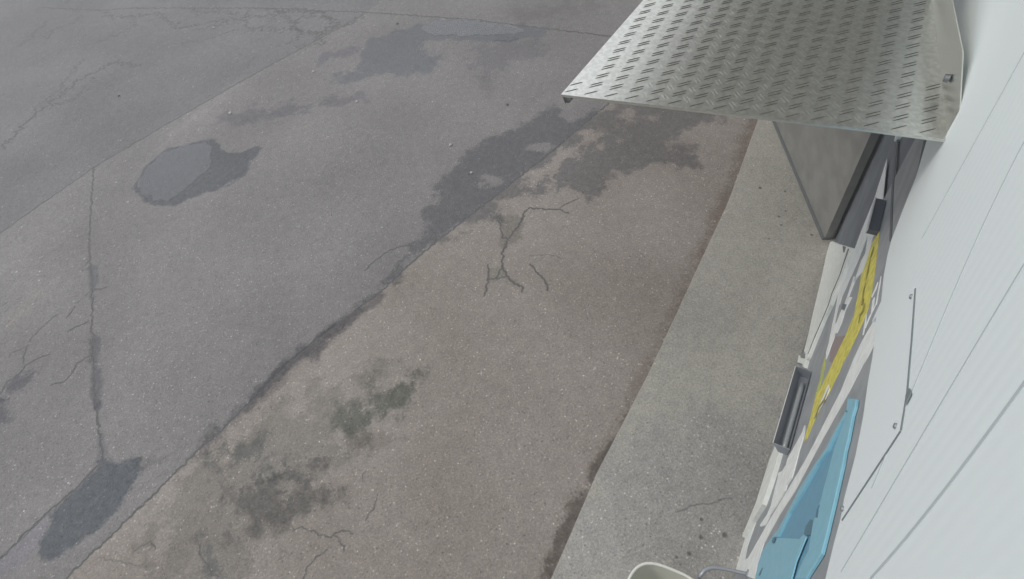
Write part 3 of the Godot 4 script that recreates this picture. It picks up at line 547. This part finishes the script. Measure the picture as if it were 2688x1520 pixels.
	quad(st, rr[0] + l0, rr[1] + l0, rr[1] + l1, rr[0] + l1); quad(st, rr[3] + l0, rr[0] + l0, rr[0] + l1, rr[3] + l1); quad(st, rr[0] + l1, rr[1] + l1, rr[2] + l1, rr[3] + l1); quad(st, rr[2] + l0, rr[3] + l0, rr[3] + l1, rr[2] + l1); quad(st, rr[1] + l0, rr[2] + l0, rr[2] + l1, rr[1] + l1)
	done(st); obj("bottom_rail", st, rail, d)

func build_canopy() -> void:
	var y := 1.97
	var t := thing("canopy", "aluminium chequer plate canopy fixed to the white wall", "canopy", Vector3(0, y, -1.5))
	var alu := grain(mat(srgb(233, 233, 228), 0.28, 1.0), 0.03, 0.08, 0.35, 51)
	var alu2 := mat(srgb(226, 227, 220), 0.30, 1.0)
	var zo := 1.5
	var out := [Vector2(-0.753, -1.385), Vector2(-0.655, -3.4), Vector2(0.175, -3.4), Vector2(0.179, -2.217), Vector2(0.279, -1.532), Vector2(0.283, -1.50), Vector2(0.081, -1.482)]
	var st := begin()
	var poly := PackedVector2Array(out)
	var ids := Geometry2D.triangulate_polygon(poly)
	for i in range(0, ids.size(), 3):
		var a := poly[ids[i]]; var b := poly[ids[i + 1]]; var c := poly[ids[i + 2]]
		tri(st, Vector3(a.x, 0, a.y + zo), Vector3(b.x, 0, b.y + zo), Vector3(c.x, 0, c.y + zo))
		tri(st, Vector3(a.x, -0.004, a.y + zo), Vector3(c.x, -0.004, c.y + zo), Vector3(b.x, -0.004, b.y + zo))
	for i in poly.size():
		var a := poly[i]; var b := poly[(i + 1) % poly.size()]
		quad(st, Vector3(a.x, 0, a.y + zo), Vector3(b.x, 0, b.y + zo), Vector3(b.x, -0.004, b.y + zo), Vector3(a.x, -0.004, a.y + zo))
	done(st); obj("plate", st, alu, t)
	# flange turned up against the wall
	st = begin()
	var fb := [Vector3(0.283, 0, -1.50), Vector3(0.279, 0, -1.532), Vector3(0.25, 0, -1.73), Vector3(0.209, 0, -2.015), Vector3(0.179, 0, -2.217), Vector3(0.175, 0, -3.4)]
	var ft := [Vector3(0.287, 0.012, -1.478), Vector3(0.2795, 0.066, -1.534), Vector3(0.253, 0.112, -1.713), Vector3(0.209, 0.099, -2.015), Vector3(0.180, 0.095, -2.22), Vector3(0.176, 0.095, -3.4)]
	for i in fb.size() - 1:
		var a: Vector3 = fb[i] + Vector3(0, 0, zo); var b: Vector3 = fb[i + 1] + Vector3(0, 0, zo); var c: Vector3 = ft[i + 1] + Vector3(0, 0, zo); var d: Vector3 = ft[i] + Vector3(0, 0, zo)
		var o := Vector3(0.003, 0, 0)
		quad(st, a, b, c, d); quad(st, d + o, c + o, b + o, a + o); quad(st, d, c, c + o, d + o)
	done(st); var fl := obj("flange", st, alu2, t)
	var bolt := CylinderMesh.new(); bolt.top_radius = 0.010; bolt.bottom_radius = 0.012; bolt.height = 0.012; bolt.radial_segments = 6
	for z in [-1.70, -2.5]:
		var bo := obj("bolt", bolt, mat(srgb(120, 124, 128), 0.45, 0.7), fl)
		bo.position = Vector3(0.246 if z > -2 else 0.168, 0.045, z + zo); bo.rotation.z = PI / 2
	# front edge folded down
	st = begin()
	var A := Vector3(-0.753, -0.004, -1.385 + zo); var B := Vector3(-0.655, -0.004, -3.4 + zo)
	var dn := Vector3(0.01, -0.028, 0); var th := Vector3(0.004, 0, 0)
	quad(st, A, B, B + dn, A + dn); quad(st, A + th, A + dn + th, B + dn + th, B + th); quad(st, A + dn, B + dn, B + dn + th, A + dn + th); quad(st, A, A + dn, A + dn + th, A + th)
	done(st); obj("drip_edge", st, alu2, t)
	st = begin()
	var E0 := Vector3(-0.75, -0.004, -1.3855 + zo); var E1 := Vector3(0.081, -0.004, -1.4825 + zo); var E2 := Vector3(0.28, -0.004, -1.4995 + zo)
	for e in [[E0, E1], [E1, E2]]:
		var dw := Vector3(0, -0.005, 0); var tb := Vector3(0, 0, -0.003)
		quad(st, e[0], e[1], e[1] + dw, e[0] + dw); quad(st, e[0] + tb, e[0] + dw + tb, e[1] + dw + tb, e[1] + tb); quad(st, e[0] + dw, e[1] + dw, e[1] + dw + tb, e[0] + dw + tb)
	done(st); obj("side_lip", st, alu2, t)
	obj("edge_tube", tube([Vector3(-0.735, -0.02, -1.392 + zo), Vector3(-0.66, -0.02, -3.35 + zo)], 0.012, 10), mat(srgb(120, 124, 124), 0.5, 0.5), t)
	# raised bars, two and two, turned against each other
	var bar := bar_mesh(0.048, 0.0029, 0.0016); var low_bar := bar_mesh(0.036, 0.0034, 0.00025)
	var a1 := Vector2(0.0645, -0.0072); var a2 := Vector2(-0.002, -0.052)
	var u := Vector2(0.752, -0.659); var v := Vector2(0.659, 0.752)
	var spots := []
	for i in range(-4, 22):
		for j in range(-6, 44):
			for k in 2:
				var p := Vector2(-0.669, -1.519) + a1 * (i + 0.5 * k) + a2 * (j + 0.5 * k)
				for s in [-1, 1]:
					var q: Vector2 = p + (v if k == 0 else u) * 0.0055 * s
					if k == 0: q -= u * 0.004 * s
					var ang := atan2(-u.y, u.x) if k == 0 else atan2(-v.y, v.x)
					var dv := (u if k == 0 else v) * 0.024
					if Geometry2D.is_point_in_polygon(q + dv, poly) and Geometry2D.is_point_in_polygon(q - dv, poly) and q.y > -3.0:
						spots.append([q, ang, k])
	spots.sort_custom(func(x, y2): return x[0].y - 1.0 * float(x[2]) * 0.0 > y2[0].y)
	var rest := SurfaceTool.new(); rest.begin(Mesh.PRIMITIVE_TRIANGLES)
	var rest2 := SurfaceTool.new(); rest2.begin(Mesh.PRIMITIVE_TRIANGLES)
	var dark_bar := mat(srgb(84, 83, 78), 0.75)      # bars of one direction coloured dark and dull, the others like the plate
	var n := 0
	for s in spots:
		var tr := Transform3D(Basis(Vector3.UP, s[1]), Vector3(s[0].x, 0.0, s[0].y + zo))
		if n < 300:
			var o := obj("tread_bar", low_bar if s[2] == 1 else bar, alu if s[2] == 1 else dark_bar, t); o.transform = tr
			n += 1
		elif s[2] == 1: rest.append_from(low_bar, 0, tr)
		else: rest2.append_from(bar, 0, tr)
	obj("tread_bars", rest, alu, t).set_meta("kind", "stuff")
	obj("tread_bars", rest2, dark_bar, t).set_meta("kind", "stuff")
func bar_mesh(l: float, w: float, h: float) -> ArrayMesh:
	var st := SurfaceTool.new(); st.begin(Mesh.PRIMITIVE_TRIANGLES); st.set_smooth_group(0)
	var prof := [Vector2(-1, 0), Vector2(-0.85, 0.62), Vector2(-0.45, 1.0), Vector2(0.45, 1.0), Vector2(0.85, 0.62), Vector2(1, 0)]
	var rings := []
	for i in 9:
		var t := -1.0 + i * 0.25
		var k := pow(maxf(0.0, 1.0 - t * t), 0.3)
		var ring := []
		for q in prof: ring.append(Vector3(t * l * 0.5, q.y * h * k, q.x * w * 0.5 * k))
		rings.append(ring)
	for i in 8:
		for j in 5: quad(st, rings[i][j], rings[i + 1][j], rings[i + 1][j + 1], rings[i][j + 1])
	st.generate_normals()
	return st.commit()

func build_board() -> void:
	var t := thing("advertising_board", "grey wall board with yellow band, white stripes and streaked lettering", "sign board", Vector3.ZERO)
	var grey := grain(mat(srgb(158, 163, 168), 0.55), 0.012, 0.08, 1.0, 61)
	var white := grain(mat(srgb(240, 244, 244), 0.55), 0.02, 0.05, 0.6, 62)
	var yellow := grain(mat(srgb(228, 219, 102), 0.55), 0.02, 0.12, 0.5, 63)
	var st := begin(); add_box(st, Vector3(0.290, 0.02, -2.0), Vector3(0.2995, 1.72, -0.05)); done(st)
	obj("panel", st, grey, t)
	for r in [["white_band", white, "white_stripe"], ["yellow", yellow, "yellow_band"], ["yellow_edge", grain(mat(srgb(196, 205, 110), 0.55), 0.02, 0.1, 0.5, 64), "yellow_edge"], ["white_column", white, "white_stripe"], ["brown_patch", mat(srgb(150, 136, 136), 0.6), "brown_print"], ["white_key", white, "white_print"], ["outline_a", white, "white_line"], ["outline_b", white, "white_line"], ["outline_c", white, "white_line"], ["outline_d", white, "white_line"], ["outline_e", white, "white_line"], ["edge_trim", mat(srgb(96, 102, 108), 0.6), "edge_trim"]]:
		obj(r[2], plate(pairs(D[r[0]]), 0.288, 0.290), r[1], t)
	obj("torn_strip", plate(pairs(D.torn), 0.286, 0.290), white, t).set_meta("label", "white torn-edged strip of the board")
	obj("pale_print", plate(pairs(D.pale_streak), 0.286, 0.288), white, t)
	obj("dark_print", plate(pairs(D.dark_key), 0.286, 0.288), mat(srgb(110, 116, 122), 0.6), t)
	var ink := mat(srgb(148, 142, 82), 0.6)
	for i in 6: obj("lettering", plate(pairs(D["scribble%d" % i]), 0.2845, 0.2865), ink, t)
	# skirting
	var sk := thing("skirting_panel", "wide white skirting panel below the yellow banded board", "skirting", Vector3.ZERO)
	var wsk := grain(mat(srgb(236, 240, 236), 0.5), 0.02, 0.05, 0.6, 66)
	var dk := mat(srgb(104, 110, 112), 0.7)
	obj("panel", plate(pairs(D.skirt), 0.275, 0.300, 0.002), wsk, sk)
	obj("groove", plate(pairs(D.skirt_line), 0.2735, 0.2755), dk, sk)
	obj("notch", plate(pairs(D.skirt_notch), 0.2735, 0.2755), dk, sk)
	obj("end_clip", plate(pairs(D.skirt_clip), 0.275, 0.300, 0.002), wsk, sk)
	obj("hook", plate(pairs(D.skirt_hook), 0.273, 0.300), mat(srgb(128, 134, 130), 0.6), sk)
	obj("clip_groove", plate(pairs(D.clip_mark), 0.2735, 0.2755), dk, sk)
	var fs := thing("skirting_strip", "narrow white skirting strip running down from the grey trough", "skirting", Vector3.ZERO)
	obj("strip", plate(pairs(D.foot_strip), 0.272, 0.2995, 0.001), wsk, fs)

func build_blue() -> void:
	var t := thing("blue_holder", "blue moulded plastic wall holder with deep recess and slots", "holder", Vector3.ZERO)
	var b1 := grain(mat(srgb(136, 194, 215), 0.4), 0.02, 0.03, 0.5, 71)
	var b2 := grain(mat(srgb(106, 162, 190), 0.45), 0.02, 0.03, 0.5, 72)  # same plastic in deeper blue: shade of the recess put into the colour
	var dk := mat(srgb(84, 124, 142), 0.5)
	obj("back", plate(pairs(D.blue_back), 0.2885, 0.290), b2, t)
	obj("rim", plate(pairs(D.blue_left), 0.2815, 0.2886, 0.001), b1, t)
	obj("rim", plate(pairs(D.blue_right), 0.2815, 0.2886, 0.002), b1, t)
	obj("lower_panel", plate(pairs(D.blue_low), 0.2845, 0.2886, 0.001), b1, t)
	obj("crease", plate(pairs(D.blue_crease), 0.2815, 0.2846, 0.001), b1, t)
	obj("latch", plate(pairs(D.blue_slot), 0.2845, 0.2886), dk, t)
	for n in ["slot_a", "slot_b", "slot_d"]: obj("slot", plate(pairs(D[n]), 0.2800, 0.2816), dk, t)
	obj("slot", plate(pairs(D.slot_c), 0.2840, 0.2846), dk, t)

func build_small() -> void:
	# trough
	var t := thing("wall_trough", "open grey metal trough with a round bar inside, on the board's foot", "trough", Vector3(0.288, 0.64, -1.35))
	var gm := mat(srgb(150, 156, 164), 0.5, 0.2)
	var rim := mat(srgb(222, 224, 224), 0.5)
	var st := begin()
	var z0 := -0.195; var z1 := 0.195
	var pr := [Vector2(-0.066, 0.06), Vector2(-0.034, 0.0), Vector2(-0.001, 0.0), Vector2(-0.001, 0.06)]
	for i in 3:
		var a: Vector2 = pr[i]; var b: Vector2 = pr[i + 1]
		quad(st, Vector3(a.x, a.y, z0), Vector3(a.x, a.y, z1), Vector3(b.x, b.y, z1), Vector3(b.x, b.y, z0))
		var o := Vector2(0.0015, 0.0)
		if i == 1: o = Vector2(0, 0.0015)
		if i == 2: o = Vector2(-0.0015, 0)
		a += o; b += o
		quad(st, Vector3(a.x, a.y, z0), Vector3(b.x, b.y, z0), Vector3(b.x, b.y, z1), Vector3(a.x, a.y, z1))
	for z in [z0, z1]:
		for s in [0.0, 0.0015]:
			var zz: float = z + s * (1 if z < 0 else -1)
			quad(st, Vector3(pr[0].x, pr[0].y, zz), Vector3(pr[1].x, pr[1].y, zz), Vector3(pr[2].x, pr[2].y, zz), Vector3(pr[3].x, pr[3].y, zz))
	done(st); obj("shell", st, gm, t)
	st = begin(); add_box(st, Vector3(-0.068, 0.057, z0), Vector3(-0.0655, 0.063, z1)); done(st); obj("rim", st, rim, t)
	st = begin(); add_box(st, Vector3(-0.0655, 0.059, z1 - 0.001), Vector3(-0.001, 0.062, z1 + 0.002)); done(st); obj("rim", st, mat(srgb(150, 154, 160), 0.5), t)
	var bpts := []
	for i in 9: bpts.append(Vector3(-0.018, 0.014, lerpf(-0.15, 0.188, i / 8.0)))
	obj("bar", tube(bpts, 0.011, 14), mat(srgb(170, 176, 180), 0.4, 0.2), t)
	# small dark box higher up
	var bx := thing("wall_box", "small dark grey box on the white stripe beneath the canopy", "box", Vector3(0.288, 1.368, -1.83))
	st = begin(); add_box(st, Vector3(-0.034, 0, -0.085), Vector3(0, 0.022, 0.085)); done(st)
	obj("body", st, mat(srgb(84, 90, 102), 0.55), bx)
	st = begin(); add_box(st, Vector3(-0.038, 0.0, -0.087), Vector3(-0.0345, 0.026, 0.087)); done(st)
	obj("front", st, mat(srgb(200, 204, 208), 0.5), bx)
	# bin and its bracket
	var bn := thing("waste_bin", "white plastic bin with rounded rim beside the blue holder", "bin", Vector3(0.045, 0.012, -0.40))
	var wp := mat(srgb(222, 222, 214), 0.4)
	var inn := mat(srgb(206, 206, 196), 0.45)
	var rimp := []; var lowp := []
	for i in 48:
		var a := TAU * i / 48.0
		var sx := signf(cos(a)) * pow(absf(cos(a)), 0.62); var sz := signf(sin(a)) * pow(absf(sin(a)), 0.62)
		var v := Vector3(sx * 0.155, 0, sz * 0.18).rotated(Vector3.UP, 0.10)
		rimp.append(v + Vector3(0, 0.438, 0)); lowp.append(v * 0.8)
	st = SurfaceTool.new(); st.begin(Mesh.PRIMITIVE_TRIANGLES); st.set_smooth_group(0)
	for i in 48:
		var j := (i + 1) % 48
		quad(st, lowp[i], lowp[j], rimp[j], rimp[i])
	done(st); obj("body", st, wp, bn)
	st = SurfaceTool.new(); st.begin(Mesh.PRIMITIVE_TRIANGLES); st.set_smooth_group(0)
	for i in 48:
		var j := (i + 1) % 48
		quad(st, rimp[i] * Vector3(0.97, 1, 0.97), rimp[j] * Vector3(0.97, 1, 0.97), lowp[j] * 0.97 + Vector3(0, 0.012, 0), lowp[i] * 0.97 + Vector3(0, 0.012, 0))
		tri(st, Vector3(0, 0.012, 0), lowp[i] * 0.97 + Vector3(0, 0.012, 0), lowp[j] * 0.97 + Vector3(0, 0.012, 0))
	done(st); obj("inside", st, inn, bn)
	var loop := rimp.duplicate(); loop.append(rimp[0]); loop.append(rimp[1])
	obj("rim", tube(loop, 0.006, 8), wp, bn)
	var br := thing("tube_bracket", "bent grey metal tube reaching from the wall to the white bin", "bracket", Vector3.ZERO)
	var tp := []
	var q := pairs(D.tube)
	tp.append(Vector3(0.2895, 0.47, -0.694))
	for i in range(1, q.size()): tp.append(Vector3(q[i].x, 0.47, q[i].y))
	tp.append(Vector3(0.130, 0.462, -0.604)); tp.append(Vector3(0.129, 0.44, -0.600)); tp.append(Vector3(0.129, 0.38, -0.598))
	obj("tube", tube(tp, 0.0075, 12), mat(srgb(168, 172, 180), 0.35, 0.5), br)
	var fl := CylinderMesh.new(); fl.top_radius = 0.018; fl.bottom_radius = 0.018; fl.height = 0.004
	var fo := obj("wall_rose", fl, mat(srgb(168, 172, 180), 0.35, 0.5), br); fo.position = Vector3(0.286, 0.47, -0.693); fo.rotation.z = PI / 2
	# loose stones on the asphalt
	var rng := RandomNumberGenerator.new(); rng.seed = 77
	var stone := mat(srgb(176, 176, 172), 0.9); var sdark := mat(srgb(104, 102, 98), 0.9)
	var say := ["white stone lying on the net of cracks beyond the long asphalt joint", "pale stone at the outer end of the thin damp streak", "pale stone in front of the long bent puddle", "dark stone on the asphalt between the long joint and the double crack", "dark stone between the far joint and the long bent puddle", "dark stone lying just off the corner of the chequer plate canopy", "pale stone on dry asphalt beside the big damp patch", "pale stone on the inner piece of the thin damp streak", "pale stone lying inside the big damp patch"]
	var i := 0
	for v in pairs(D.stones):
		var r := rng.randf_range(0.009, 0.014) * (1.0 + 0.05 * absf(v.x))
		st = SurfaceTool.new(); st.begin(Mesh.PRIMITIVE_TRIANGLES); st.set_smooth_group(-1)
		var ico := SphereMesh.new(); ico.radius = r; ico.height = r * 1.2; ico.radial_segments = 7; ico.rings = 4
		var arr := ico.get_mesh_arrays()
		var vs: PackedVector3Array = arr[Mesh.ARRAY_VERTEX]; var ix: PackedInt32Array = arr[Mesh.ARRAY_INDEX]
		var nz := FastNoiseLite.new(); nz.seed = i; nz.frequency = 40.0
		for id in ix:
			var w := vs[id]; st.add_vertex(w * (1.0 + 0.5 * nz.get_noise_3dv(w)))
		st.generate_normals()
		var o := obj("loose_stone", st, sdark if i in [3, 4, 5] else stone)
		o.position = Vector3(v.x, r * 0.45, v.y); o.rotation.y = rng.randf() * TAU
		tag(o, say[i], "stone", "loose stones on the asphalt")
		i += 1
